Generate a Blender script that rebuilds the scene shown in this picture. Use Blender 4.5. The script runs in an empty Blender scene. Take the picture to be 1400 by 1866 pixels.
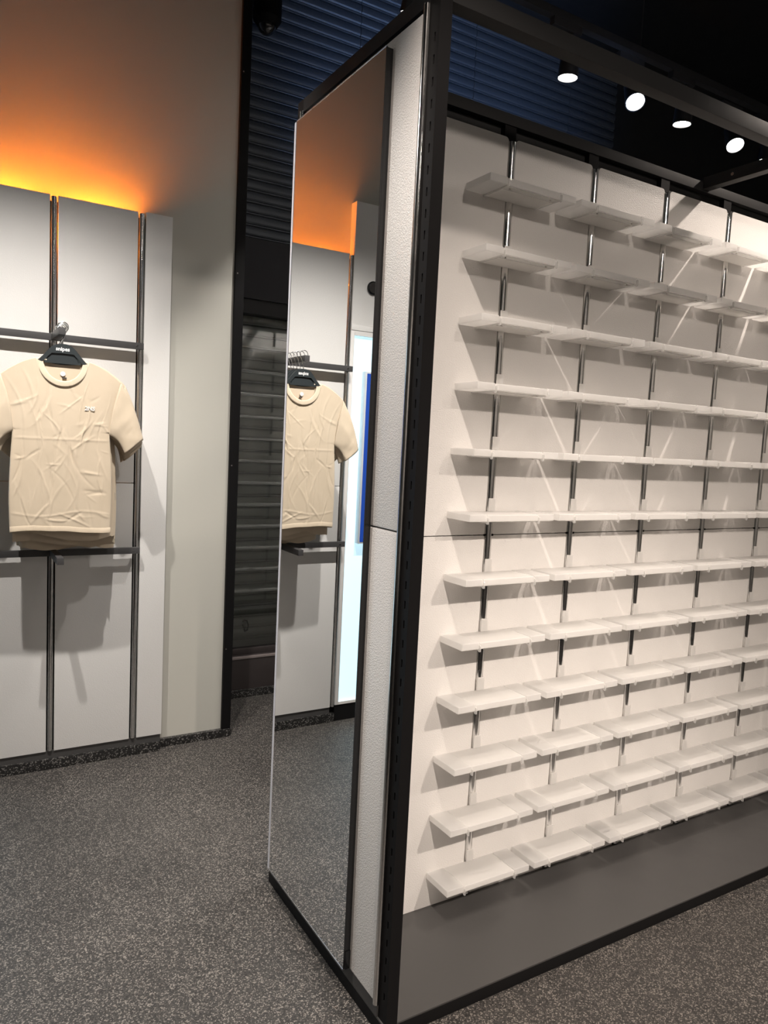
import bpy, bmesh, math, random
from mathutils import Vector, Matrix, noise
random.seed(7)
scene = bpy.context.scene
COL = scene.collection

# ------------------------------------------------------------------ camera
YAW, PITCH, ROLL, FPX = math.radians(31.0508), math.radians(-5.2447), math.radians(2.8489), 1347.235
CAM = Vector((0, 0, 1.5))
def _cam():
    cy, sy, cp, sp = math.cos(YAW), math.sin(YAW), math.cos(PITCH), math.sin(PITCH)
    f = Vector((sy * cp, cy * cp, sp)); r = Vector((cy, -sy, 0)); u = r.cross(f)
    r2 = r * math.cos(ROLL) + u * math.sin(ROLL); u2 = -r * math.sin(ROLL) + u * math.cos(ROLL)
    cd = bpy.data.cameras.new('camera'); co = bpy.data.objects.new('camera', cd); COL.objects.link(co)
    cd.sensor_fit = 'HORIZONTAL'; cd.sensor_width = 36; cd.lens = FPX / 1400 * 36
    cd.clip_start = .02; cd.clip_end = 60
    m = Matrix((r2, u2, -f)).transposed().to_4x4(); m.translation = CAM
    co.matrix_world = m; scene.camera = co
_cam()

# ------------------------------------------------------------------ world, exposure
w = bpy.data.worlds.new('world'); scene.world = w; w.use_nodes = True
w.node_tree.nodes['Background'].inputs[0].default_value = (.75, .8, 1, 1)
w.node_tree.nodes['Background'].inputs[1].default_value = .05
vs = scene.view_settings
vs.view_transform = 'Standard'; vs.look = 'None'; vs.gamma = 1; vs.use_curve_mapping = False
vs.exposure = 0.0
scene.cycles.max_bounces = 9; scene.cycles.diffuse_bounces = 4; scene.cycles.glossy_bounces = 5; scene.cycles.transmission_bounces = 8; scene.cycles.transparent_max_bounces = 12

# light levels of the shop lamps and the added wash and blue spots, in watts
P_FRONT, P_SIDE, P_TEE, P_BACK, P_FILL, P_BLUE = 325, 120, 200, 55, 170, 100
WARM = (1, .87, .765); NEUT = (1, .945, .885)

# ------------------------------------------------------------------ materials
MATS = {}
def nodes(name):
    m = bpy.data.materials.new(name); m.use_nodes = True
    nt = m.node_tree; b = nt.nodes['Principled BSDF']; MATS[name] = m
    return m, nt, b
def simple(name, col, rough=.5, metal=0, coat=0, spec=None):
    m, nt, b = nodes(name)
    b.inputs['Base Color'].default_value = (*col, 1); b.inputs['Roughness'].default_value = rough
    b.inputs['Metallic'].default_value = metal; b.inputs['Coat Weight'].default_value = coat
    if spec is not None: b.inputs['Specular IOR Level'].default_value = spec
    tc = nt.nodes.new('ShaderNodeTexCoord'); n = nt.nodes.new('ShaderNodeTexNoise'); n.inputs['Scale'].default_value = 14
    mr = nt.nodes.new('ShaderNodeMapRange'); mr.inputs[3].default_value = max(rough - .06, .02); mr.inputs[4].default_value = rough + .06
    if rough > .1:
        nt.links.new(tc.outputs['Object'], n.inputs[0]); nt.links.new(n.outputs[0], mr.inputs[0]); nt.links.new(mr.outputs[0], b.inputs['Roughness'])
    return m
def bump(nt, b, scale, dist, strength=1, detail=2, kind='noise', vec=None):
    tc = nt.nodes.new('ShaderNodeTexCoord')
    n = nt.nodes.new('ShaderNodeTexNoise' if kind == 'noise' else 'ShaderNodeTexVoronoi'); n.inputs['Scale'].default_value = scale
    if kind == 'noise': n.inputs['Detail'].default_value = detail
    bp = nt.nodes.new('ShaderNodeBump'); bp.inputs['Distance'].default_value = dist; bp.inputs['Strength'].default_value = strength
    if vec:
        mp = nt.nodes.new('ShaderNodeMapping'); mp.inputs['Scale'].default_value = vec
        nt.links.new(tc.outputs['Object'], mp.inputs[0]); nt.links.new(mp.outputs[0], n.inputs['Vector'])
    else:
        nt.links.new(tc.outputs['Object'], n.inputs['Vector'])
    nt.links.new(n.outputs[0], bp.inputs['Height']); nt.links.new(bp.outputs[0], b.inputs['Normal'])
    return bp
def speckle(name, dark, mid, light, scale=230, rough=.5):
    m, nt, b = nodes(name)
    tc = nt.nodes.new('ShaderNodeTexCoord')
    v = nt.nodes.new('ShaderNodeTexVoronoi'); v.inputs['Scale'].default_value = scale
    v2 = nt.nodes.new('ShaderNodeTexVoronoi'); v2.inputs['Scale'].default_value = scale * .6
    sep = nt.nodes.new('ShaderNodeSeparateColor'); cr = nt.nodes.new('ShaderNodeValToRGB')
    e = cr.color_ramp.elements
    e[0].position = 0; e[0].color = (*dark, 1); e[1].position = 1; e[1].color = (*light, 1)
    for p, c in ((.30, dark), (.50, mid), (.78, mid), (.90, light)):
        q = e.new(p); q.color = (*c, 1)
    n = nt.nodes.new('ShaderNodeTexNoise'); n.inputs['Scale'].default_value = 2.2; n.inputs['Detail'].default_value = 4
    mr = nt.nodes.new('ShaderNodeMapRange'); mr.inputs[1].default_value = .3; mr.inputs[2].default_value = .7; mr.inputs[3].default_value = .78; mr.inputs[4].default_value = 1.12
    mul = nt.nodes.new('ShaderNodeMixRGB'); mul.blend_type = 'MULTIPLY'; mul.inputs[0].default_value = 1
    for t in (v, v2, n): nt.links.new(tc.outputs['Object'], t.inputs['Vector'])
    nt.links.new(v.outputs['Color'], sep.inputs[0]); nt.links.new(sep.outputs[0], cr.inputs[0])
    nt.links.new(n.outputs[0], mr.inputs[0]); nt.links.new(cr.outputs[0], mul.inputs[1]); nt.links.new(mr.outputs[0], mul.inputs[2])
    nt.links.new(mul.outputs[0], b.inputs['Base Color'])
    b.inputs['Roughness'].default_value = rough
    bp = nt.nodes.new('ShaderNodeBump'); bp.inputs['Distance'].default_value = .0006; bp.inputs['Strength'].default_value = .5
    nt.links.new(v2.outputs[0], bp.inputs['Height']); nt.links.new(bp.outputs[0], b.inputs['Normal'])
    return m
def panel_mat(name, col, rough=.30, scale=300, dist=.0022):
    m, nt, b = nodes(name)
    b.inputs['Base Color'].default_value = (*col, 1); b.inputs['Roughness'].default_value = rough
    bump(nt, b, scale, dist, .6, 2)
    return m
def emit(name, col, st):
    m, nt, b = nodes(name)
    b.inputs['Base Color'].default_value = (*col, 1); b.inputs['Emission Color'].default_value = (*col, 1); b.inputs['Emission Strength'].default_value = st
    return m

speckle('floor', (.020, .0185, .0175), (.054, .050, .046), (.24, .218, .195), 330, .55)
speckle('skirting', (.010, .010, .010), (.022, .021, .02), (.20, .19, .18), 210, .4)
panel_mat('panel', (.80, .775, .75))
panel_mat('wall_panel', (.80, .785, .765), .45, 260, .0009)
simple('wall_paint', (.56, .545, .49), .75)
simple('dark_wall', (.018, .019, .022), .8)
simple('fascia', (.02, .02, .024), .7)
simple('lintel', (.006, .006, .007), .6)
simple('ceiling', (.012, .013, .017), .9)
simple('room_wall', (.45, .44, .42), .8)
simple('black', (.010, .0096, .010), .55, spec=.1)
simple('black_gloss', (.012, .012, .013), .22)
simple('slot', (.003, .003, .003), .7)
simple('charcoal', (.066, .064, .063), .40)
simple('rail', (.065, .063, .064), .42)
simple('beam', (.018, .0175, .018), .55, spec=.25)
simple('chrome', (.80, .79, .78), .16, 1)
simple('mirror', (.90, .91, .91), .0, 1)
simple('aluminium', (.75, .75, .78), .28, 1)
simple('white_edge', (.55, .55, .59), .4)
simple('hanger', (.030, .037, .040), .38)
simple('white_print', (.85, .85, .85), .5)
simple('dark_print', (.06, .05, .045), .7)
simple('screw', (.30, .28, .26), .4, 1)
simple('plinth', (.045, .036, .035), .5)
simple('ledge_line', (.25, .21, .2), .5)
simple('slat', (.07, .08, .095), .42, .25)
simple('shutter', (.50, .49, .46), .4, .25)
simple('track', (.03, .03, .033), .5)
simple('lamp', (.018, .018, .02), .35)
simple('dome', (.03, .03, .032), .05, 0, 1)
simple('screen_frame', (.65, .68, .72), .3)
emit('lens', (1, .96, .90), 30)
emit('led_orange', (1, .235, .016), 1500)
emit('light_panel', (.62, .88, 1), .95)
emit('screen', (.012, .06, .36), .34)
emit('added_blue_lens', (.06, .24, 1), 8)

def acrylic(name, col, tl, tp_, rough):
    m, nt, b = nodes(name)
    b.inputs['Base Color'].default_value = (*col, 1); b.inputs['Roughness'].default_value = rough
    tr = nt.nodes.new('ShaderNodeBsdfTranslucent'); tr.inputs[0].default_value = (*col, 1)
    tp = nt.nodes.new('ShaderNodeBsdfTransparent'); tp.inputs[0].default_value = (.98, .975, .97, 1)
    n = nt.nodes.new('ShaderNodeTexNoise'); n.inputs['Scale'].default_value = 60
    mr = nt.nodes.new('ShaderNodeMapRange'); mr.inputs[3].default_value = tl - .04; mr.inputs[4].default_value = tl + .04
    m1 = nt.nodes.new('ShaderNodeMixShader'); m2 = nt.nodes.new('ShaderNodeMixShader'); m2.inputs[0].default_value = tp_
    nt.links.new(n.outputs[0], mr.inputs[0]); nt.links.new(mr.outputs[0], m1.inputs[0])
    nt.links.new(b.outputs[0], m1.inputs[1]); nt.links.new(tr.outputs[0], m1.inputs[2])
    nt.links.new(m1.outputs[0], m2.inputs[1]); nt.links.new(tp.outputs[0], m2.inputs[2])
    nt.links.new(m2.outputs[0], nt.nodes['Material Output'].inputs[0])
acrylic('acrylic', (.99, .985, .975), .60, .26, .38)
acrylic('plate', (.95, .94, .925), .55, .10, .45)
acrylic('clear', (.95, .95, .94), .3, .60, .2)
def glass():
    m, nt, b = nodes('glass')
    gl = nt.nodes.new('ShaderNodeBsdfGlossy'); gl.inputs['Roughness'].default_value = 0; gl.inputs[0].default_value = (1, 1, 1, 1)
    tp = nt.nodes.new('ShaderNodeBsdfTransparent'); tp.inputs[0].default_value = (.86, .88, .87, 1)
    fr = nt.nodes.new('ShaderNodeFresnel'); fr.inputs[0].default_value = 1.75
    mx = nt.nodes.new('ShaderNodeMixShader')
    nt.links.new(fr.outputs[0], mx.inputs[0]); nt.links.new(tp.outputs[0], mx.inputs[1]); nt.links.new(gl.outputs[0], mx.inputs[2])
    nt.links.new(mx.outputs[0], nt.nodes['Material Output'].inputs[0])
glass()
def cloth(name, col):
    m, nt, b = nodes(name)
    b.inputs['Roughness'].default_value = .9; b.inputs['Specular IOR Level'].default_value = .15
    b.inputs['Sheen Weight'].default_value = .25
    tc = nt.nodes.new('ShaderNodeTexCoord')
    n = nt.nodes.new('ShaderNodeTexNoise'); n.inputs['Scale'].default_value = 9; n.inputs['Detail'].default_value = 5
    cr = nt.nodes.new('ShaderNodeValToRGB'); e = cr.color_ramp.elements
    e[0].position = .3; e[0].color = (col[0] * .93, col[1] * .925, col[2] * .91, 1); e[1].position = .7; e[1].color = (*col, 1)
    nt.links.new(tc.outputs['Object'], n.inputs['Vector']); nt.links.new(n.outputs[0], cr.inputs[0]); nt.links.new(cr.outputs[0], b.inputs['Base Color'])
    # creases: warped ridges plus a fine weave
    mp = nt.nodes.new('ShaderNodeMapping'); mp.inputs['Scale'].default_value = (1.6, 1, .55); mp.inputs['Rotation'].default_value = (0, .5, 0)
    r = nt.nodes.new('ShaderNodeTexNoise'); r.noise_type = 'RIDGED_MULTIFRACTAL'; r.inputs['Scale'].default_value = 17; r.inputs['Detail'].default_value = 2; r.inputs['Distortion'].default_value = .35
    wv = nt.nodes.new('ShaderNodeTexNoise'); wv.inputs['Scale'].default_value = 500
    nt.links.new(tc.outputs['Object'], mp.inputs[0]); nt.links.new(mp.outputs[0], r.inputs['Vector']); nt.links.new(tc.outputs['Object'], wv.inputs['Vector'])
    b1 = nt.nodes.new('ShaderNodeBump'); b1.inputs['Distance'].default_value = .0016; b1.inputs['Strength'].default_value = .4
    b2 = nt.nodes.new('ShaderNodeBump'); b2.inputs['Distance'].default_value = .0006; b2.inputs['Strength'].default_value = .35
    nt.links.new(r.outputs[0], b1.inputs['Height']); nt.links.new(wv.outputs[0], b2.inputs['Height'])
    nt.links.new(b1.outputs[0], b2.inputs['Normal']); nt.links.new(b2.outputs[0], b.inputs['Normal'])
cloth('tee', (.72, .60, .455))
cloth('tee_rib', (.73, .61, .465))

# ------------------------------------------------------------------ mesh helpers
def link(o, parent=None):
    COL.objects.link(o)
    if parent is not None: o.parent = parent
    return o
def tag(o, label=None, cat=None, group=None, kind=None):
    if label: o['label'] = label
    if cat: o['category'] = cat
    if group: o['group'] = group
    if kind: o['kind'] = kind
    return o
def empty(name, loc=(0, 0, 0), label=None, cat=None, group=None, kind=None):
    o = bpy.data.objects.new(name, None); o.location = loc; o.empty_display_size = .05
    link(o); return tag(o, label, cat, group, kind)
def obj(name, mesh, mat, parent=None, loc=(0, 0, 0), rot=None):
    o = bpy.data.objects.new(name, mesh); o.location = loc
    if rot: o.rotation_euler = rot
    if mat and not mesh.materials: mesh.materials.append(MATS[mat])
    return link(o, parent)
class B:
    """collects shapes into one mesh"""
    def __init__(s): s.bm = bmesh.new()
    def box(s, x0, x1, y0, y1, z0, z1, bev=0, seg=2):
        t = bmesh.new()
        bmesh.ops.create_cube(t, size=1, matrix=Matrix.Translation(((x0 + x1) / 2, (y0 + y1) / 2, (z0 + z1) / 2)) @ Matrix.Diagonal((abs(x1 - x0), abs(y1 - y0), abs(z1 - z0), 1)))
        if bev: bmesh.ops.bevel(t, geom=t.edges[:], offset=bev, segments=seg, profile=.7, affect='EDGES')
        return s._join(t)
    def _join(s, t):
        me = bpy.data.meshes.new('t'); t.to_mesh(me); t.free(); s.bm.from_mesh(me); bpy.data.meshes.remove(me); return s
    def cyl(s, a, b, r, r2=None, n=20, caps=True):
        a, b = Vector(a), Vector(b); d = b - a; L = d.length
        q = d.to_track_quat('Z', 'Y').to_matrix().to_4x4()
        t = bmesh.new()
        bmesh.ops.create_cone(t, cap_ends=caps, segments=n, radius1=r, radius2=r if r2 is None else r2, depth=L, matrix=Matrix.Translation((a + b) / 2) @ q)
        return s._join(t)
    def sphere(s, c, r, scale=(1, 1, 1), n=20, half=None):
        t = bmesh.new()
        bmesh.ops.create_uvsphere(t, u_segments=n, v_segments=n // 2, radius=r)
        if half == 'down': bmesh.ops.delete(t, geom=[v for v in t.verts if v.co.z > r * .02], context='VERTS')
        bmesh.ops.transform(t, matrix=Matrix.Translation(c) @ Matrix.Diagonal((*scale, 1)), verts=t.verts)
        return s._join(t)
    def tube(s, pts, r, n=8):
        pts = [Vector(p) for p in pts]; rings = []; bm = s.bm
        up = Vector((0, 1, 0))
        for i, p in enumerate(pts):
            d = (pts[min(i + 1, len(pts) - 1)] - pts[max(i - 1, 0)]).normalized()
            a = up.cross(d)
            if a.length < 1e-4: a = Vector((1, 0, 0)).cross(d)
            a.normalize(); c = d.cross(a)
            rings.append([bm.verts.new(p + r * (a * math.cos(k * 2 * math.pi / n) + c * math.sin(k * 2 * math.pi / n))) for k in range(n)])
        for u, v in zip(rings, rings[1:]):
            for k in range(n): bm.faces.new((u[k], u[(k + 1) % n], v[(k + 1) % n], v[k]))
        bm.faces.new(rings[0][::-1]); bm.faces.new(rings[-1]); return s
    def prism(s, pts, y0, y1):
        """outline in x,z extruded along y"""
        bm = s.bm; a = [bm.verts.new((x, y0, z)) for x, z in pts]; b = [bm.verts.new((x, y1, z)) for x, z in pts]
        n = len(pts); bm.faces.new(a); bm.faces.new(b[::-1])
        for k in range(n): bm.faces.new((a[k], b[k], b[(k + 1) % n], a[(k + 1) % n]))
        return s
    def prism_x(s, pts, x0, x1):
        """outline in y,z extruded along x"""
        bm = s.bm; a = [bm.verts.new((x0, y, z)) for y, z in pts]; b = [bm.verts.new((x1, y, z)) for y, z in pts]
        n = len(pts); bm.faces.new(a); bm.faces.new(b[::-1])
        for k in range(n): bm.faces.new((a[k], b[k], b[(k + 1) % n], a[(k + 1) % n]))
        return s
    def mesh(s, name='m', smooth=False, ang=35):
        bmesh.ops.recalc_face_normals(s.bm, faces=s.bm.faces[:])
        me = bpy.data.meshes.new(name); s.bm.to_mesh(me); s.bm.free()
        if smooth:
            for p in me.polygons: p.use_smooth = True
            try: me.set_sharp_from_angle(angle=math.radians(ang))
            except Exception: pass
        return me
def box(name, dims, mat, parent=None, bev=0):
    x0, x1, y0, y1, z0, z1 = dims; c = ((x0 + x1) / 2, (y0 + y1) / 2, z0)
    pl = Vector(parent.location) if parent is not None else Vector()
    m = B().box(x0 - c[0], x1 - c[0], y0 - c[1], y1 - c[1], 0, z1 - z0, bev).mesh(name, bool(bev), 40)
    return obj(name, m, mat, parent, Vector(c) - pl)
def struct(name, dims, mat, bev=0):
    return tag(box(name, dims, mat, None, bev), kind='structure')
def text_mesh(txt, size, depth=.0004, shear=0, bold=0):
    cu = bpy.data.curves.new('t', 'FONT'); cu.body = txt; cu.size = size; cu.extrude = depth; cu.align_x = 'CENTER'; cu.align_y = 'CENTER'; cu.shear = shear
    cu.offset = bold; cu.resolution_u = 3
    o = bpy.data.objects.new('t', cu); COL.objects.link(o)
    bpy.context.view_layer.update()
    me = bpy.data.meshes.new_from_object(o.evaluated_get(bpy.context.evaluated_depsgraph_get()))
    bpy.data.objects.remove(o); bpy.data.curves.remove(cu)
    return me

# ------------------------------------------------------------------ setting
struct('floor', (-4, 8, -5, 4.6, -.08, 0), 'floor')
struct('ceiling', (-4, 8, -5, 4.6, 4.45, 4.55), 'ceiling')
struct('wall_front', (-4, 8, -5.1, -5, 0, 4.45), 'room_wall')
struct('wall_right', (8, 8.1, -5, 4.6, 0, 4.45), 'room_wall')
struct('wall_far_left', (-4.1, -4, -5, 4.6, 0, 4.45), 'room_wall')
YW = 3.475                                   # face of the t-shirt wall
struct('wall_left', (-4, 1.197, YW, 3.60, 0, 4.45), 'wall_paint')
tr = struct('trim_1', (1.197, 1.242, YW - .018, 3.605, .04, 4.45), 'black', .002)
for z in (.45, 1.36, 2.27, 3.18):
    obj('screw', B().cyl((0, 0, 0), (0, -.0015, 0), .0035, n=10).mesh(), 'screw', tr, (-.012, -.0735, z - .04))
struct('baseboard_left', (-4, 1.246, YW - .022, 3.61, 0, .04), 'skirting', .003)

# back of the shop: window with shutter behind it, dark fascia, ribbed cladding above
YG = 3.97
wb = struct('wall_back', (1.0, 8, 4.42, 4.5, 0, 4.45), 'dark_wall')
box('fascia_panel', (1.0, 8, YG, YG + .10, 2.262, 2.585), 'fascia', wb)
box('lintel', (1.0, 8, YG + .025, YG + .12, 2.185, 2.262), 'lintel', wb)
box('cladding_board', (1.0, 8, YG + .02, YG + .06, 2.585, 4.45), 'dark_wall', wb)
pw = box('window_plinth', (1.0, 8, YG, YG + .24, .045, .232), 'plinth', wb, .002)
box('plinth_edge', (1.0, 8, YG - .004, YG + .02, .226, .236), 'ledge_line', wb)
struct('baseboard_back', (1.0, 8, YG - .012, YG + .05, 0, .045), 'skirting', .003)
# ribbed cladding slats, each a piece
SP = .0613
def slat_mesh(L, pitch, proud):
    p = []
    n = 7
    for i in range(n + 1):
        a = i / n; z = .20 * pitch + a * .76 * pitch
        p.append((-proud * (.62 + .38 * math.sin(math.pi * (.12 + .80 * a)) - .25 * (i == 0) - .3 * (i == n)), z))
    p += [(0, pitch * .985), (0, pitch * .02)]
    p += [(-proud * .45, .03 * pitch), (-proud * .55, .11 * pitch), (-proud * .12, .17 * pitch)]
    return B().prism_x(p, 0, L).mesh('slat')
sm = slat_mesh(.817, SP, .016)
for r in range(26):
    for c in range(3):
        x = 1.262 + .82 * c
        obj('slat', sm, 'slat', wb, (x - 4.5, YG + .02 - 4.46, 2.590 + r * SP))
sm2 = slat_mesh(.445, SP, .016)
for r in range(26): obj('slat', sm2, 'slat', wb, (3.722 - 4.5, YG + .02 - 4.46, 2.590 + r * SP))
# window
win = empty('window_1', (2.6, 4.05, .232), kind='structure')
obj('pane', B().box(-1.55, 1.55, -.003, .003, .03, 1.96).mesh(), 'glass', win)
box('sill_frame', (1.0, 4.2, 4.03, 4.075, .232, .268), 'plinth', win, .002)
for x in (1.03, 4.17): box('frame_post', (x - .025, x + .025, 4.03, 4.075, .268, 2.19), 'black', win)
# roller shutter outside the glass
sh = empty('roller_shutter', (2.6, 4.22, .23), 'ribbed grey metal roller shutter closed behind the dark shop window', 'shutter')
SS = .0672
shm = slat_mesh(3.1, SS, .013)
for r in range(30): obj('slat', shm, 'shutter', sh, (-1.55, 0, .045 + r * SS))
box('bottom_rail', (1.05, 4.15, 4.195, 4.225, .232, .275), 'shutter', sh, .002)
lk = obj('lock_handle', B().tube([(0, -.01, .0), (0, -.03, .012), (.016, -.034, .01), (.026, -.03, -.018), (.022, -.03, -.05), (.006, -.03, -.058), (0, -.022, -.03), (0, -.01, -.02)], .005, 8).mesh(smooth=True), 'black', sh, (-1.03, -.005, .155))

# ------------------------------------------------------------------ track and spotlights
def make_track(y, z, x0, x1, label):
    t = empty('lighting_track', ((x0 + x1) / 2, y, z), label, 'track')
    box('track_profile', (x0, x1, y - .018, y + .018, z, z + .035), 'track', t)
    x = x0 + .3
    while x < x1:
        obj('hanger_wire', B().cyl((0, 0, 0), (0, 0, 4.45 - z - .035), .003, n=6).mesh(), 'track', t, (x - t.location.x, 0, .035)); x += 1.6
TZ = 3.42
make_track(2.64, TZ, -2.2, 5.6, 'black lighting track hung above the aisle behind the shelf wall')
make_track(-1.6, 3.52, -1.2, 5.6, 'black lighting track hung over the front aisle')
make_track(.75, 3.40, -.4, 1.6, 'short black lighting track hung before the near end of the display')
make_track(-3.3, 3.52, -3, 6.5, 'added black lighting track for the unseen fill spotlights at the front wall')  # added track, carries only the unseen fill spots
make_track(2.15, 3.52, -2.2, 1.0, 'black lighting track hung before the t-shirt wall')
make_track(1.15, 3.40, .4, 5.6, 'black lighting track hung just before the shelf wall')
def spot(loc, aim, label, tz, power=0, color=NEUT, cone=70, blend=.5, rad=.03, adapter=-.10):
    loc = Vector(loc); d = (Vector(aim) - loc).normalized()
    t = empty('track_spotlight', loc, label, 'spotlight', 'spotlights on the ceiling tracks')
    q = d.to_track_quat('Z', 'Y').to_matrix()
    def P(v): return q @ Vector(v)
    b = B(); b.cyl(P((0, 0, -.125)), P((0, 0, -.004)), .040, .046, 28)
    b.cyl(P((0, 0, -.150)), P((0, 0, -.125)), .030, .040, 28)
    obj('lamp_head', b.mesh(smooth=True), 'lamp', t)
    # bezel ring
    bm = bmesh.new(); n = 28
    ri = [[bm.verts.new(P((r * math.cos(k * 2 * math.pi / n), r * math.sin(k * 2 * math.pi / n), z))) for k in range(n)] for r, z in ((.046, -.004), (.0475, .006), (.043, .006), (.042, -.003))]
    for u, v in zip(ri, ri[1:]):
        for k in range(n): bm.faces.new((u[k], u[(k + 1) % n], v[(k + 1) % n], v[k]))
    bb = B(); bb.bm = bm; obj('bezel', bb.mesh(smooth=True), 'lamp', t)
    obj('lens', B().cyl(P((0, 0, -.004)), P((0, 0, -.001)), .0415, n=28).mesh(), 'lens', t)
    h = P((0, 0, -.09)); top = tz - loc.z
    obj('stem', B().cyl(h, (h.x, h.y, top - .03), .008, n=10).mesh(), 'lamp', t)
    obj('adapter_box', B().box(h.x - .02 + adapter, h.x + .05, h.y - .016, h.y + .016, top - .035, top, .003).mesh(), 'track', t)
    if power:
        l = bpy.data.lights.new('spot_light', 'SPOT'); l.energy = power; l.color = color; l.spot_size = math.radians(cone); l.spot_blend = blend; l.shadow_soft_size = rad
        lo = bpy.data.objects.new('spot_light', l); link(lo, t); lo.location = P((0, 0, .008)); lo.rotation_euler = (-d).to_track_quat('Z', 'Y').to_euler()
    return t
# the row in view behind the shelf wall
spot((1.60, 2.637, 3.2), (1.7, 3.7, .5), 'lit track spotlight just above the top edge of the white end panel', TZ, P_BACK * 1.8, NEUT, 66)
spot((2.45, 2.643, 3.2), (2.42, 2.75, 1.0), 'lit track spotlight against the blue ribbed cladding, facing straight down', TZ, P_BACK, NEUT, 70)
spot((2.875, 2.623, 3.2), (2.35, 1.75, 1.75), 'bright tilted track spotlight, second from the left over the shelf wall', TZ, P_BACK * 2, NEUT, 75)
spot((3.247, 2.643, 3.2), (3.22, 2.75, 1.0), 'lit track spotlight facing down, third from the left over the shelf wall', TZ, P_BACK, NEUT, 70)
spot((3.685, 2.641, 3.2), (3.1, 1.75, 1.6), 'bright tilted track spotlight above the cross beam of the shelf wall', TZ, P_BACK * 2, NEUT, 75)
spot((4.00, 2.662, 3.2), (3.98, 2.75, 1.0), 'lit track spotlight cut by the right edge of the picture', TZ, P_BACK, NEUT, 70)
# above the t-shirt wall
spot((.50, 2.15, 3.3), (.47, 3.15, 0), 'track spotlight above the t-shirt rail, aimed at the shirts', 3.52, P_TEE, NEUT, 84, 1, .022)
spot((-.06, 2.15, 3.3), (.10, 3.15, 0), 'track spotlight left of the t-shirt rail, aimed at the shirts', 3.52, P_TEE, NEUT, 84, 1, .022)
spot((-1.0, 2.62, 3.2), (.92, 1.75, .9), 'track spotlight aimed at the mirror end of the display', TZ, 150, NEUT, 60, .6)
# over the front aisle, lighting the shelf wall
spot((2.40, -1.6, 3.3), (1.6, 1.3, 0), 'front aisle track spotlight aimed at the middle of the shelf wall', 3.52, P_FRONT, WARM, 53, 1)
spot((.50, -1.6, 3.3), (1.35, 1.3, 0), 'front aisle track spotlight aimed at the near end of the shelf wall', 3.52, P_FRONT * .9, WARM, 53, 1)
for i, (x, tx) in enumerate(((-1.6, -1.6), (1.4, 1.4), (4.2, 4.4))):  # unseen spots added to bounce soft fill off the front wall
    spot((x, -3.3, 3.3), (tx, -5, 1.5), '%s added fill spotlight bouncing light off the wall across the shop' % ('left', 'middle', 'right')[i], 3.52, P_FILL, WARM, 100, .7)
spot((5.6, -1.6, 3.3), (8, -1.2, 1.3), 'added front aisle fill spotlight bouncing light off the far end wall', 3.52, P_FILL, WARM, 100, .7)  # added to brighten the end wall for bounce and rod reflections
spot((1.55, -1.6, 3.3), (2.2, 1.81, 2.0), 'added front aisle fill spotlight aimed at the upper shelves', 3.52, 95, WARM, 52, .8, .10)  # unseen soft lamp added as fill for the dim upper shelves
spot((3.7, -1.6, 3.3), (2.5, 1.81, .4), 'added front aisle fill spotlight aimed at the far shelves', 3.52, 115, WARM, 46, .8, .12)  # unseen soft lamp added to weaken the shelf shadows
spot((-.5, -1.6, 3.3), (2.0, 1.81, .4), 'added front aisle fill spotlight aimed across at the shelf wall', 3.52, 55, WARM, 36, .8, .12)  # its counterpart from the left, also added as shadow fill
spot((.55, .75, 3.2), (1.6, 1.72, .7), 'track spotlight close before the near end of the shelf wall', 3.40, P_SIDE * 1.15, WARM, 55, .9)
spot((3.13, 1.15, 3.17), (2.25, 1.70, .8), 'track spotlight close before the shelf wall, aimed along it', 3.40, P_SIDE * 1.05, WARM, 88, .85)

# ------------------------------------------------------------------ display gondola
XE, YF, YB, YS = .95, 1.45, 2.22, 1.81        # end plane, front, back, front shelf wall
XR = 3.95
RX = [1.476 + .3515 * k for k in range(7)]
g = empty('shoe_display', (2.4, 1.835, 0), 'black framed double-sided shoe display with white textured panels and chrome rods', 'display stand')
GL = Vector(g.location)
def gbox(n, d, m, bev=0): return box(n, d, m, g, bev)
gbox('base', (XE, XR, YF, YB, .0, .0345), 'black', .001)
gbox('base_top', (XE + .0005, XR, YF + .0005, YB - .0005, .035, .040), 'charcoal', .0012)
gbox('base_end_strip', (XE - .001, XE + .02, YF + .04, YB - .04, .041, .078), 'charcoal', .001)
def slotted_post(x0, x1, y0, y1, z1, ys0, ys1, zs, name='post', flip=False):
    """box post whose end face carries a column of recessed slots"""
    bm = bmesh.new(); dx = .010
    ycol = [y0, ys0, ys1, y1]; zrow = [0.]
    for z in zs: zrow += [z, z + .020]
    zrow.append(z1)
    V = [[bm.verts.new((x0, y, z)) for y in ycol] for z in zrow]
    for i in range(len(zrow) - 1):
        for j in range(3):
            if j == 1 and i % 2 == 1:
                q = [V[i][1], V[i][2], V[i + 1][2], V[i + 1][1]]
                r = [bm.verts.new((v.co.x + dx, v.co.y, v.co.z)) for v in q]
                for k in range(4): bm.faces.new((q[k], q[(k + 1) % 4], r[(k + 1) % 4], r[k]))
                f = bm.faces.new(r); f.material_index = 1
            else: bm.faces.new((V[i][j], V[i][j + 1], V[i + 1][j + 1], V[i + 1][j]))
    a = [bm.verts.new((x1, y, z)) for y, z in ((y0, 0), (y1, 0), (y1, z1), (y0, z1))]
    e0 = [r[0] for r in V]; e1 = [r[-1] for r in V]
    bm.faces.new(a); bm.faces.new(e0 + [a[3], a[0]]); bm.faces.new(e1 + [a[2], a[1]])
    bm.faces.new(V[-1] + [a[2], a[3]]); bm.faces.new(V[0] + [a[1], a[0]])
    b = B(); b.bm = bm; me = b.mesh(name)
    me.materials.append(MATS['black']); me.materials.append(MATS['slot'])
    return me
zs = [.10 + .048 * i for i in range(49)]
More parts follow.
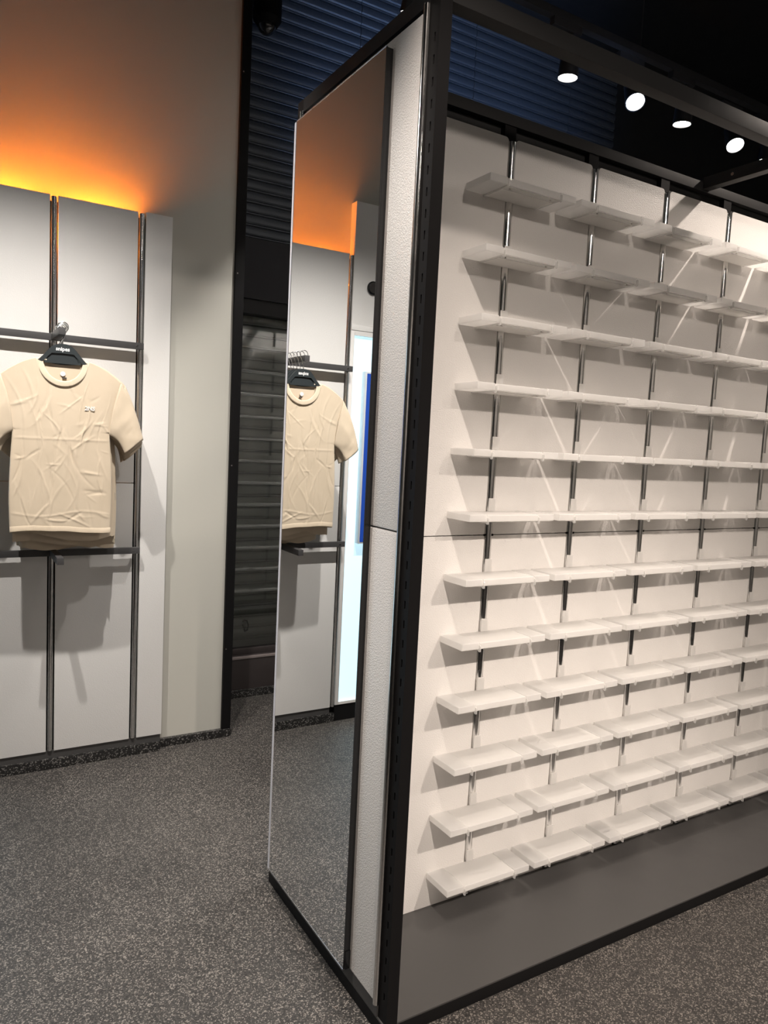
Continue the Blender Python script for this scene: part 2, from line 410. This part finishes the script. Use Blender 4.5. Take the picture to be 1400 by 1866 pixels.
gp = obj('post', slotted_post(XE + .004, XE + .037, 0, .040, 2.535, .0135, .019, zs), None, g, (-GL.x, YF - GL.y, 0))
obj('post', slotted_post(XE + .004, XE + .037, 0, .040, 2.535, .0135, .019, zs), None, g, (-GL.x, YB - .04 - GL.y, 0))
# end panel, two pieces with a seam, chrome strips at both sides
for z0, z1 in ((.080, 1.288), (1.291, 2.478)):
    gbox('end_panel', (XE - .006, XE + .012, YF + .049, YB - .049, z0, z1), 'panel', .006)
for y in (YF + .0455, YB - .0455):
    obj('end_rod', B().cyl((0, 0, 0), (0, 0, 2.42), .0085, n=24).mesh(smooth=True), 'chrome', g, (XE - .001 - GL.x, y - GL.y, .074))
gbox('end_top_beam', (XE + .004, XE + .037, YF + .04, YB - .04, 2.497, 2.535), 'beam')
gbox('end_core', (XE + .013, XE + .036, YF + .041, YB - .041, .04, 2.496), 'beam')
# header beams and cross beams
for y in (YF, YB - .04): gbox('header_beam', (XE + .037, XR, y, y + .04, 2.492, 2.535), 'beam', .0015)
for x in (2.375, XR - .04): gbox('cross_beam', (x, x + .036, YF + .04, 1.818, 2.477, 2.517), 'beam', .0015)
for x in (2.375, XR - .04): gbox('cross_beam', (x, x + .036, 1.862, YB - .04, 2.477, 2.517), 'beam', .0015)
gbox('spine_beam', (XE + .037, XR, 1.818, 1.862, 2.470, 2.503), 'beam', .0015)
obj('bolt', B().cyl((0, 0, 0), (-.004, 0, 0), .006, n=10).mesh(), 'chrome', g, (2.375 - GL.x, 1.70 - GL.y, 2.497))
# uprights, rods and panels of the front and the back face
edges = [XE + .038] + RX
for x in RX:
    gbox('upright', (x - .022, x + .022, 1.822, 1.858, .04, 2.470), 'black')
rod = B().cyl((0, 0, 0), (0, 0, 2.375), .0125, n=24).mesh(smooth=True)
clipm = B().box(-.018, .018, -.002, .006, -.003, .003).mesh()
for x in RX:
    for s in (0, 1):
        r = obj('rod', rod, 'chrome', g, (x - GL.x, (YS + .004 if s == 0 else 1.87 - .004) - GL.y, .045))
        if s == 0: obj('seam_clip', clipm, 'black', r, (0, -.006, 1.232 - .045))
def panel_piece(x0, x1, z0, z1, y0, y1, top, name):
    b = B(); r = .012; pts = []
    if top:
        pts = [(x0, z0), (x1, z0)]
        for k in range(5): a = k / 4 * math.pi / 2; pts.append((x1 - r + r * math.cos(a), z1 - r + r * math.sin(a)))
        for k in range(5): a = math.pi / 2 + k / 4 * math.pi / 2; pts.append((x0 + r + r * math.cos(a), z1 - r + r * math.sin(a)))
    else: pts = [(x0, z0), (x1, z0), (x1, z1), (x0, z1)]
    b.prism(pts, y0, y1)
    return obj(name, b.mesh(name), 'panel', g, (-GL.x, -GL.y, 0))
gbox('infill_board', (XE + .04, XR - .04, 1.842, 1.850, 2.36, 2.4695), 'lintel')
allx = [XE + .038] + RX + [XR]
for i in range(len(allx) - 1):
    x0 = allx[i] + (.0145 if i else 0); x1 = allx[i + 1] - (.0145 if i < len(allx) - 2 else 0)
    for z0, z1, t in ((.041, 1.2305, 0), (1.2335, 2.430, 1)):
        panel_piece(x0, x1, z0, z1, YS, YS + .011, t, 'shelf_panel')
        panel_piece(x0, x1, z0, z1, 1.859, 1.870, t, 'shelf_panel')

# ------------------------------------------------------------------ mirror on the end of the display
mx = empty('wall_mirror', (.935, 1.89, .083), 'tall frameless mirror with black edge on the end of the shoe display', 'mirror')
MY0, MY1, MZ0, MZ1, MX = 1.632, 2.158, .084, 2.453, .9245
def mbox(n, d, m, bev=0): return box(n, d, m, mx, bev)
mbox('glass', (MX, MX + .004, MY0, MY1, MZ0, MZ1), 'mirror')
mbox('backing_frame', (MX + .0045, XE - .0065, MY0 - .001, MY1 - .012, MZ0 + .002, MZ1 - .001), 'black_gloss')
mbox('edge_strip', (MX - .0002, MX + .004, MY0 - .0012, MY0 - .0001, MZ0, MZ1), 'black_gloss')
mbox('edge_strip', (MX - .001, MX + .006, MY1 + .0005, MY1 + .012, MZ0, MZ1), 'white_edge')
mbox('edge_strip', (MX - .0008, MX + .004, MY0, MY1, MZ1 + .0003, MZ1 + .003), 'aluminium')
mbox('edge_strip', (MX - .0008, MX + .004, MY0, MY1, MZ0 - .003, MZ0 - .0003), 'aluminium')
mbox('corner_block', (MX + .004, XE - .006, MY0 - .0035, MY0 - .001, MZ0 - .001, MZ0 + .05), 'black_gloss', .0005)

# ------------------------------------------------------------------ shelves: one acrylic tray on a clear two-arm bracket
SWH, SD = .1645, .115
def shelf_parts():
    tray = B().box(-SWH, -.1012, -SD, -.003, -.0205, 0, .0012, 1).box(-.0990, .0990, -SD + .0004, -.003, -.0205, -.0012, .0012, 1).box(.1012, SWH, -SD, -.003, -.0205, 0, .0012, 1).box(-.102, .102, -SD + .002, -.004, -.0195, -.0045).mesh('tray')
    arm = B().prism_x([(-.003, -.0208), (-.1155, -.0208), (-.1155, -.009), (-.119, -.0075), (-.1215, -.010), (-.1215, -.027), (-.116, -.0285), (-.110, -.0250), (-.003, -.0250)], -.0016, .0016).mesh('arm')
    plate = B().box(-.0982, .0982, -.082, -.003, -.0226, -.0208).mesh('plate')
    strip = B().box(-.0982, .0982, -.1085, -.0825, -.0226, -.0208).mesh('strip')
    scr = B().cyl((0, 0, 0), (0, 0, -.0015), .0028, n=10).mesh('screw')
    tab = B().box(-.0132, .0132, -.0112, -.0090, .0, .040).mesh('tab')
    return tray, arm, plate, strip, scr, tab
TRAY, ARM, PLATE, STRIP, SCR, TAB = shelf_parts()
ORD = ['first', 'second', 'third', 'fourth', 'fifth', 'sixth', 'seventh', 'eighth', 'ninth', 'tenth', 'eleventh', 'twelfth']
ROWN = ['top row', 'second row from the top', 'third row from the top', 'fourth row from the top', 'fifth row from the top', 'sixth row from the top', 'sixth row from the bottom', 'fifth row from the bottom', 'fourth row from the bottom', 'third row from the bottom', 'second row from the bottom', 'bottom row']
COLN = ['nearest the black post', 'second from the black post', 'third from the black post', 'fourth from the black post', 'fifth from the black post', 'sixth from the black post']
def shelf(x, z, label, group, back=False):
    s = empty('acrylic_shelf', (x, YS if not back else 1.870, z), label, 'shelf', group)
    if back: s.rotation_euler = (0, 0, math.pi)
    obj('tray', TRAY, 'acrylic', s)
    for a in (-.100, .100): obj('bracket_arm', ARM, 'clear', s, (a, 0, 0))
    obj('bracket_plate', PLATE, 'plate', s)
    p = obj('clear_strip', STRIP, 'clear', s)
    for a in (-.078, .078): obj('screw', SCR, 'screw', p, (a, -.096, -.0226))
    obj('rod_clip', TAB, 'plate', s)
for r in range(12):
    z = .159 + .1915 * (11 - r)
    for c in range(6):
        shelf(RX[c] - .0005, z, 'frosted acrylic shoe shelf, %s, %s' % (ROWN[r], COLN[c]), 'empty frosted shelves on the front of the display')
    for c in (2, 3, 4):
        shelf(RX[c], z, 'rear-face frosted shelf, %s, %s' % (ROWN[r], COLN[c]), 'frosted shelves on the rear of the display', True)

# ------------------------------------------------------------------ t-shirt wall: panels, rods, glow strip
tw = empty('panelled_wall_display', (0, YW, 0), 'white panelled wall display with vertical chrome rods and orange glow above', 'wall display')
TL = Vector(tw.location)
def tbox(n, d, m, bev=0): return box(n, d, m, tw, bev)
TR = [.404, .757, .052]
YP = 3.42
for x0, x1 in ((.068, .388), (.420, .7405), (.7735, .889)):
    for z0, z1 in ((.082, 1.2685), (1.2715, 2.452)):
        if x1 > .88:
            if z0 > 1: continue
            z1 = 2.456
        tbox('wall_panel', (x0, x1, YP, YP + .014, z0, z1), 'wall_panel', .002)
for x in TR:
    obj('rod', B().cyl((0, 0, 0), (0, 0, 2.362), .0105, n=20).mesh(smooth=True), 'chrome', tw, (x, YP + .006 - YW, .084))
    tbox('channel', (x - .016, x + .016, YP + .016, YW, .05, 2.43), 'black')
tbox('panel_kick', (.068, .885, YP + .006, YW - .0225, .048, .081), 'charcoal')
tbox('skirting', (.042, .885, YP - .002, YW - .0225, .0, .0475), 'skirting', .002)
for a, b in ((.060, .366), (.442, .712)): tbox('glow_strip', (a, b, YP + .022, YP + .034, 2.30, 2.306), 'led_orange')

# tall unit with light panel left of the rail (seen in the mirror)
lu = empty('light_box_unit', (-.55, YW, 0), 'tall white unit with glowing pale blue light panel, left of the t-shirt panels', 'display unit')
def lbox(n, d, m, bev=0): return box(n, d, m, lu, bev)
lbox('top_panel', (-1.2, .040, YP, YW - .001, 2.105, 2.716), 'wall_panel', .002)
lbox('stile', (.018, .040, YP, YW - .001, .09, 2.075), 'wall_panel', .001)
lbox('stile', (-1.2, -1.15, YP, YW - .001, .09, 2.075), 'wall_panel', .001)
lbox('moulding', (-1.2, .040, YP - .003, YW - .001, 2.0755, 2.1045), 'wall_panel', .003)
lbox('kick', (-1.2, .040, YP + .004, YW - .0225, 0, .089), 'black')
lbox('light_panel', (-1.149, .0175, YP + .014, YP + .02, .105, 2.05), 'light_panel')
lbox('panel_frame', (-1.149, .0175, YP, YP + .03, 2.0505, 2.075), 'wall_panel')
lbox('panel_frame', (-1.149, .0175, YP, YP + .03, .09, .1045), 'wall_panel')
sc = empty('wall_screen', (-.6, YP, .967), 'blue screen mounted on the glowing light panel', 'screen')
box('screen_body', (-1.02, -.043, YP - .024, YP + .012, .967, 1.87), 'screen_frame', sc, .002)
box('display_area', (-1.01, -.053, YP - .0255, YP - .0243, .977, 1.86), 'screen', sc)
rb = empty('round_badge', (-.075, YP - .001, 2.30), 'small round chrome disc above the light panel', 'badge')
obj('ring', B().cyl((0, 0, 0), (0, -.008, 0), .034, n=32).mesh(smooth=True), 'black_gloss', rb)
obj('face', B().cyl((0, -.0081, 0), (0, -.011, 0), .028, n=32).mesh(smooth=True), 'chrome', rb)

# ------------------------------------------------------------------ hanging rails with arm
def rail(z, label, ytip):
    t = empty('hanging_rail', (.404, YP - .02, z), label, 'rail')
    box('bar', (.046, .763, YP - .048, YP - .030, z, z + .028), 'rail', t, .0015)
    for x in (.052, .757): box('hook_plate', (x - .004, x + .004, YP - .030, YP + .004, z + .002, z + .024), 'rail', t)
    obj('arm', B().box(-.0125, .0125, ytip - (YP - .02), -.0285, .002, .030, .0015).mesh(smooth=True, ang=40), 'rail', t)
    for x in (.075, .735):
        obj('bolt', B().cyl((0, 0, 0), (0, -.002, 0), .004, n=10).mesh(), 'chrome', t, (x - .404, -.028, .014))
rail(1.858, 'dark grey crossbar with arm holding the t-shirt hangers', 3.150)
rail(.957, 'lower dark grey crossbar with short arm below the t-shirts', 3.135)

# ------------------------------------------------------------------ hangers and t-shirts
HZ = 1.090                                  # hem height of the front shirt
def smooth01(a): a = max(0, min(1, a)); return a * a * (3 - 2 * a)
def half_w(z):
    if z < .40: return .186 + .006 * math.sin(z * 9) - .006 * (z / .40)
    a = min((z - .40) / .205, 1)
    return .183 - .012 * math.sin(a * math.pi) * .6 + .040 * a
NW, NT = .094, .676
def ztop(x, front):
    ax = abs(x)
    if ax < NW:
        d = .104 if front else .030
        return NT - d * math.sqrt(max(0, 1 - (ax / NW) ** 2)) ** (1 if front else .8)
    a = (ax - NW) / (.223 - NW)
    return NT - .020 * a - .056 * a ** 1.7
CR = {}
def creases(seed):
    if seed not in CR:
        rr = random.Random(int(seed * 1000)); L = []
        for k in range(84):
            x = rr.uniform(-.17, .17); z = rr.uniform(.02, .56)
            an = rr.choice((1.57, 1.57, 1.2, 1.95, 2.3, .8, .15, 2.9)) + rr.uniform(-.25, .25)
            ln = rr.uniform(.03, .11) * (1.3 if abs(math.cos(an)) < .5 else .7)
            L.append((x, z, math.cos(an), math.sin(an), ln, rr.uniform(.0022, .0055), rr.uniform(.35, 1) * rr.choice((1, 1, -1)), rr.uniform(-3, 3)))
        CR[seed] = L
    return CR[seed]
def wrinkle(x, z, seed, amp):
    p = Vector((x * 8 + z * 1.2 + seed, z * 1.4 - x * 1.0, seed * 1.7))
    a = noise.noise(p) * .45
    c = 0
    for cx, cz, ux, uz, ln, wd, h, cv in creases(seed):
        u = (x - cx) * ux + (z - cz) * uz
        if abs(u) > ln: continue
        v = -(x - cx) * uz + (z - cz) * ux - cv * u * u
        if abs(v) > .02: continue
        c += h * math.exp(-(v / wd) ** 2) * (1 - (u / ln) ** 2)
    low = 1 - smooth01((z - .42) / .2)
    crease = math.exp(-((z - .366) / .004) ** 2) * .28 + math.exp(-((z - .07 - .01 * math.sin(x * 20)) / .004) ** 2) * .3
    fold = math.sin((x + z * .06) * 34 + seed) * .25 * (1 - smooth01(z / .40))
    return amp * (a + .58 * c + crease + fold)
def depth(x, z, s, seed, D, amp, sign):
    e = math.sqrt(max(0, 1 - s * s))
    prof = .42 + .58 * (1 - smooth01((z - .36) / .30))
    flare = 1 + .35 * (1 - smooth01(z / .25))
    d = D * e * prof * flare + wrinkle(x * sign, z, seed + (0 if sign > 0 else 31), amp) * min(1, (1 - abs(s)) * 9) + .0015
    return max(d, .0008)
def hem_z(x, seed, amp=.007): return amp * math.sin(x * 14 + seed * 2) + amp * .6 * noise.noise(Vector((x * 12, seed, 3)))
def body_mesh(seed, D, amp, nx=64, nz=78):
    bm = bmesh.new(); surf = []
    for front in (True, False):
        sg = 1 if front else -1; G = []
        for j in range(nz + 1):
            t = j / nz; row = []
            for i in range(nx + 1):
                s = -1 + 2 * i / nx; s = math.copysign(abs(s) ** .92, s)
                zt = ztop(s * .223, front); h0 = hem_z(s * .18, seed + (0 if front else 5), .007 if nx > 100 else .018)
                z = h0 + (zt - h0) * t
                x = s * half_w(min(max(z, 0), .604)) if abs(s) < 1 else s * half_w(min(max(z, 0), .604))
                y = -sg * depth(x, z, s, seed, D, amp, sg)
                if abs(s) > .9999: y = 0
                row.append(bm.verts.new((x, y, z)))
            G.append(row)
        for j in range(nz):
            for i in range(nx):
                q = (G[j][i], G[j][i + 1], G[j + 1][i + 1], G[j + 1][i]); bm.faces.new(q if front else q[::-1])
        surf.append(G)
    F, K = surf
    for i in range(nx):                      # shoulder seams
        a = F[nz][i], F[nz][i + 1], K[nz][i + 1], K[nz][i]
        if all(abs(v.co.x) > NW * .98 for v in a): bm.faces.new(a)
    bmesh.ops.remove_doubles(bm, verts=[v for G in surf for r in G for v in (r[0], r[-1])], dist=.0006)
    b = B(); b.bm = bm; me = bpy.data.meshes.new('body'); bm.to_mesh(me); bm.free()
    for p in me.polygons: p.use_smooth = True
    return me
def hem_band(seed, D, amp):
    """stitched band along the front hem"""
    bm = bmesh.new(); rows = []
    for dz in (-.001, .0, .017, .0185, .0195):
        r = []
        for i in range(65):
            s = -1 + 2 * i / 64; s = math.copysign(abs(s) ** .92, s) * .995
            z = hem_z(s * .18, seed) + dz; x = s * half_w(max(z, 0))
            off = .0012 if dz < .018 else (.0002 if dz < .019 else -.0002)
            r.append(bm.verts.new((x, -depth(x, z, s, seed, D, amp, 1) - off, z)))
        rows.append(r)
    for u, v in zip(rows, rows[1:]):
        for i in range(64): bm.faces.new((u[i], u[i + 1], v[i + 1], v[i]))
    me = bpy.data.meshes.new('hem'); bm.to_mesh(me); bm.free()
    for p in me.polygons: p.use_smooth = True
    return me
def collar_mesh(D, seed, amp):
    bm = bmesh.new(); n = 40; W = .021
    for front in (True, False):
        sg = -1 if front else 1; R = []
        for i in range(n + 1):
            th = math.pi * i / n; c, s_ = math.cos(th), math.sin(th)
            dep = .104 if front else .030
            xo = -NW * 1.012 * c; zo = NT - (dep + .002) * s_ ** (1 if front else .8)
            xi = -(NW - W) * c; zi = NT + .006 * (1 - abs(c)) * 0 - (dep - W * (1 if front else .55)) * s_ ** (1 if front else .8) + .004 * abs(c) ** 4
            yo = depth(xo, zo, xo / .223, seed, D, amp, 1) if front else D * .55
            ring = []
            for k in range(6):
                a = k / 5; x = xo + (xi - xo) * a; z = zo + (zi - zo) * a
                y = sg * ((yo + .0012 + .0007 * math.sin(a * math.pi)) * (1 - abs(c) ** 6) + .0022 + .001 * (1 - a))
                ring.append(bm.verts.new((x, y, z)))
            R.append(ring)
        for u, v in zip(R, R[1:]):
            for k in range(5): bm.faces.new((u[k], v[k], v[k + 1], u[k + 1]) if front else (u[k + 1], v[k + 1], v[k], u[k]))
    me = bpy.data.meshes.new('collar'); bm.to_mesh(me); bm.free()
    for p in me.polygons: p.use_smooth = True
    return me
def sleeve_mesh(sd, seed, swing=0, n=28, m=22):
    bm = bmesh.new(); R = []
    A0, A1 = Vector((.2225, 0, .604)), Vector((.180, 0, .392))
    E0, E1 = Vector((.312 + swing, .004, .378)), Vector((.238 + swing, -.002, .318))
    for j in range(m + 1):
        t = j / m
        bulge = math.sin(t * math.pi)
        p0 = A0.lerp(E0, t) + Vector((.008, 0, .006)) * bulge
        p1 = A1.lerp(E1, t) + Vector((.004, 0, .010)) * bulge
        c = (p0 + p1) / 2; h = (p0 - p1) / 2; dd = .008 + .009 * t
        ring = []
        for k in range(n):
            a = 2 * math.pi * k / n
            q = c + h * math.cos(a) + Vector((0, 1, 0)) * dd * math.sin(a)
            w_ = noise.noise(Vector((q.x * 22 + seed, q.z * 18, seed + (2 if math.sin(a) < 0 else 6)))) * .006 * min(1, t * 4) + .003 * max(0, 1 - abs(noise.noise(Vector((q.x * 40 + q.z * 30, q.z * 25, seed)))) * 3)
            q += Vector((0, math.copysign(1, math.sin(a)), 0)) * w_ * abs(math.sin(a))
            fr_ = (1 - math.cos(a)) / 2
            q.x -= (.0080 * math.sin(math.pi * fr_) + .0045) * (1 - t) ** 3
            q.x *= sd
            ring.append(bm.verts.new(q))
        R.append(ring)
    for u, v in zip(R, R[1:]):
        for k in range(n):
            f = (u[k], u[(k + 1) % n], v[(k + 1) % n], v[k]); bm.faces.new(f if sd > 0 else f[::-1])
    me = bpy.data.meshes.new('sleeve'); bm.to_mesh(me); bm.free()
    for p in me.polygons: p.use_smooth = True
    return me
def solid(o, th):
    md = o.modifiers.new('thickness', 'SOLIDIFY'); md.thickness = th; md.offset = -1
HANG = None
def hanger_meshes():
    top = .737                              # plate top above hem
    R_ = [(0, .737), (.012, .7365), (.024, .7335), (.036, .727), (.048, .716), (.060, .701), (.072, .686), (.085, .672), (.110, .651), (.150, .618), (.185, .588), (.186, .578), (.178, .575), (.140, .603), (.098, .638), (.078, .656)]
    bm = bmesh.new()
    outer = R_
    # half outline closes on the inner opening: plate above, thin bar below
    inner = [(.062, .676), (.040, .699), (0, .7005)]
    half = outer + inner
    for sx in (1, -1):
        a = [bm.verts.new((sx * x, -.0032, z)) for x, z in half]; b_ = [bm.verts.new((sx * x, .0032, z)) for x, z in half]
        n = len(half); bm.faces.new(a); bm.faces.new(b_)
        for k in range(n - 1): bm.faces.new((a[k], a[k + 1], b_[k + 1], b_[k]))
    bmesh.ops.remove_doubles(bm, verts=bm.verts[:], dist=1e-5)
    bb = B(); bb.bm = bm
    bb.box(-.066, .066, -.003, .003, .660, .669)
    bb.box(-.055, .055, .002, .004, .667, .7005)
    body = bb.mesh('hanger_body')
    zc = 1.8885 - HZ
    pts = [(0, 0, .735), (0, 0, .752), (.004, 0, .760)]
    r = .020
    for k in range(13):
        a = math.radians(-55 + k * 20); pts.append((r * math.cos(a) + .0, 0, zc + .004 + r * math.sin(a)))
    hook = B().tube(pts, .0017, 8).mesh('hook', True)
    return body, hook
HB, HH = hanger_meshes()
TXT = text_mesh('snipes', .0205, .0003, 0, .0006)
LOGO = text_mesh('2NS', .022, .0006, .1, .0006)
NSHIRT = 6
SD_ = dict(D=.0125)
YS0 = 3.176
pos_word = ['frontmost', 'second', 'third', 'fourth', 'fifth', 'rearmost']
meshes = {}
for i in range(NSHIRT):
    y = YS0 + i * .0335
    seed = 1.3 + i * 3.7
    rz = [0, .03, -.04, .05, -.03, .05][i]; dx = [0.002, .014, .030, .042, .036, .052][i]; dz = [0, -.026, -.046, -.066, -.056, -.082][i]
    h = empty('clothes_hanger', (.4095 + dx * .15, y, HZ), ('black plastic clothes hanger with white lettering, frontmost on the rail arm' if i == 0 else 'black plastic clothes hanger, %s from the front on the rail arm' % pos_word[i] if i < 5 else 'black plastic clothes hanger, rearmost on the rail arm'), 'hanger', 'hangers on the upper arm')
    h.rotation_euler = (0, 0, rz)
    bo = obj('hanger_body', HB, 'hanger', h)
    obj('hook', HH, 'chrome', h)
    o = obj('lettering', TXT, 'white_print', bo, (0, -.0035, .7165), (math.pi / 2, 0, 0))
    lab = ['beige t-shirt hanging frontmost on the rail, small pale chest print', 'beige t-shirt directly behind the frontmost one, hem slightly lower', 'beige t-shirt third from the front on the rail', 'beige t-shirt fourth from the front on the rail', 'beige t-shirt fifth from the front on the rail', 'beige t-shirt hanging rearmost on the rail, nearest the wall'][i]
    s = empty('t_shirt', (.4095 + dx, y, HZ + dz), lab, 't-shirt', 'beige t-shirts on the hanging rail')
    s.rotation_euler = (0, 0, rz); s.scale = (1, 1, (.676 - dz) / .676)
    D = SD_['D']; amp = .0042 if i == 0 else .0045
    obj('shirt_body', body_mesh(seed, D, amp, *((120, 170) if i == 0 else (48, 60))), 'tee', s)
    if i == 0: obj('hem_band', hem_band(seed, D, amp), 'tee', s)
    for sd in (-1, 1):
        o = obj('sleeve', sleeve_mesh(sd, seed + sd, [0.0, -.006, -.02, -.02, -.024, -.03][i]), 'tee', s); solid(o, .0012)
    o = obj('collar', collar_mesh(D, seed, amp), 'tee_rib', s); solid(o, .002)
    tg = obj('neck_label', B().cyl((0, 0, 0), (0, -.001, 0), .0095, n=20).mesh(), 'white_print', s, (0, .004, .622))
    if i == 0:
        obj('size_print', B().box(-.008, .008, -.0006, 0, -.003, .003).mesh(), 'dark_print', tg, (.006, 0, -.0165))
        lx, lz = .098, .492
        obj('chest_print', LOGO, 'white_print', s, (lx, -depth(lx, lz, lx / .2, seed, D, amp, 1) - .0022, lz), (math.pi / 2, 0, .0))

# ------------------------------------------------------------------ dome camera and an added blue wash light
dc = empty('dome_camera', (1.405, 3.70, 3.50), 'dark dome security camera hanging at the top left by the black trim', 'camera')
obj('housing', B().cyl((0, 0, .075), (0, 0, .30), .071, n=32).cyl((0, 0, .045), (0, 0, .075), .050, .071, 32).mesh(smooth=True), 'black', dc)
obj('dome', B().sphere((0, 0, .05), .046, (1, 1, 1.05), 28, 'down').mesh(smooth=True, ang=80), 'dome', dc)
obj('lens_ring', B().cyl((0, 0, .048), (0, 0, .054), .052, n=32).mesh(smooth=True), 'black_gloss', dc)
obj('mount', B().cyl((0, 0, .30), (0, 0, .95), .02, n=16).mesh(smooth=True), 'black', dc)
bl = empty('added_flood_light', (2.70, 2.235, 2.60), 'added unseen blue floodlight behind the top of the shelf wall, tinting the cladding', 'light')  # hidden source added for the blue on the cladding slats
bd = (Vector((2.75, YG, 3.55)) - Vector(bl.location)).normalized(); bq = bd.to_track_quat('Z', 'Y').to_matrix()
obj('housing', B().cyl(bq @ Vector((0, 0, -.05)), bq @ Vector((0, 0, .0)), .035, .042, 24).mesh(smooth=True), 'lamp', bl)
obj('lens', B().cyl(bq @ Vector((0, 0, .0005)), bq @ Vector((0, 0, .002)), .038, n=24).mesh(), 'added_blue_lens', bl)
obj('clamp', B().box(-.02, .02, -.045, -.005, -.065, -.035, .002).cyl((0, -.02, -.04), (0, -.012, -.01), .006, n=10).mesh(), 'lamp', bl)
l = bpy.data.lights.new('added_flood', 'SPOT'); l.energy = P_BLUE; l.color = (.34, .54, 1); l.spot_size = math.radians(78); l.spot_blend = .9; l.shadow_soft_size = .035
lo = bpy.data.objects.new('added_flood', l); link(lo, bl); lo.location = bd * .01; lo.rotation_euler = (-bd).to_track_quat('Z', 'Y').to_euler()
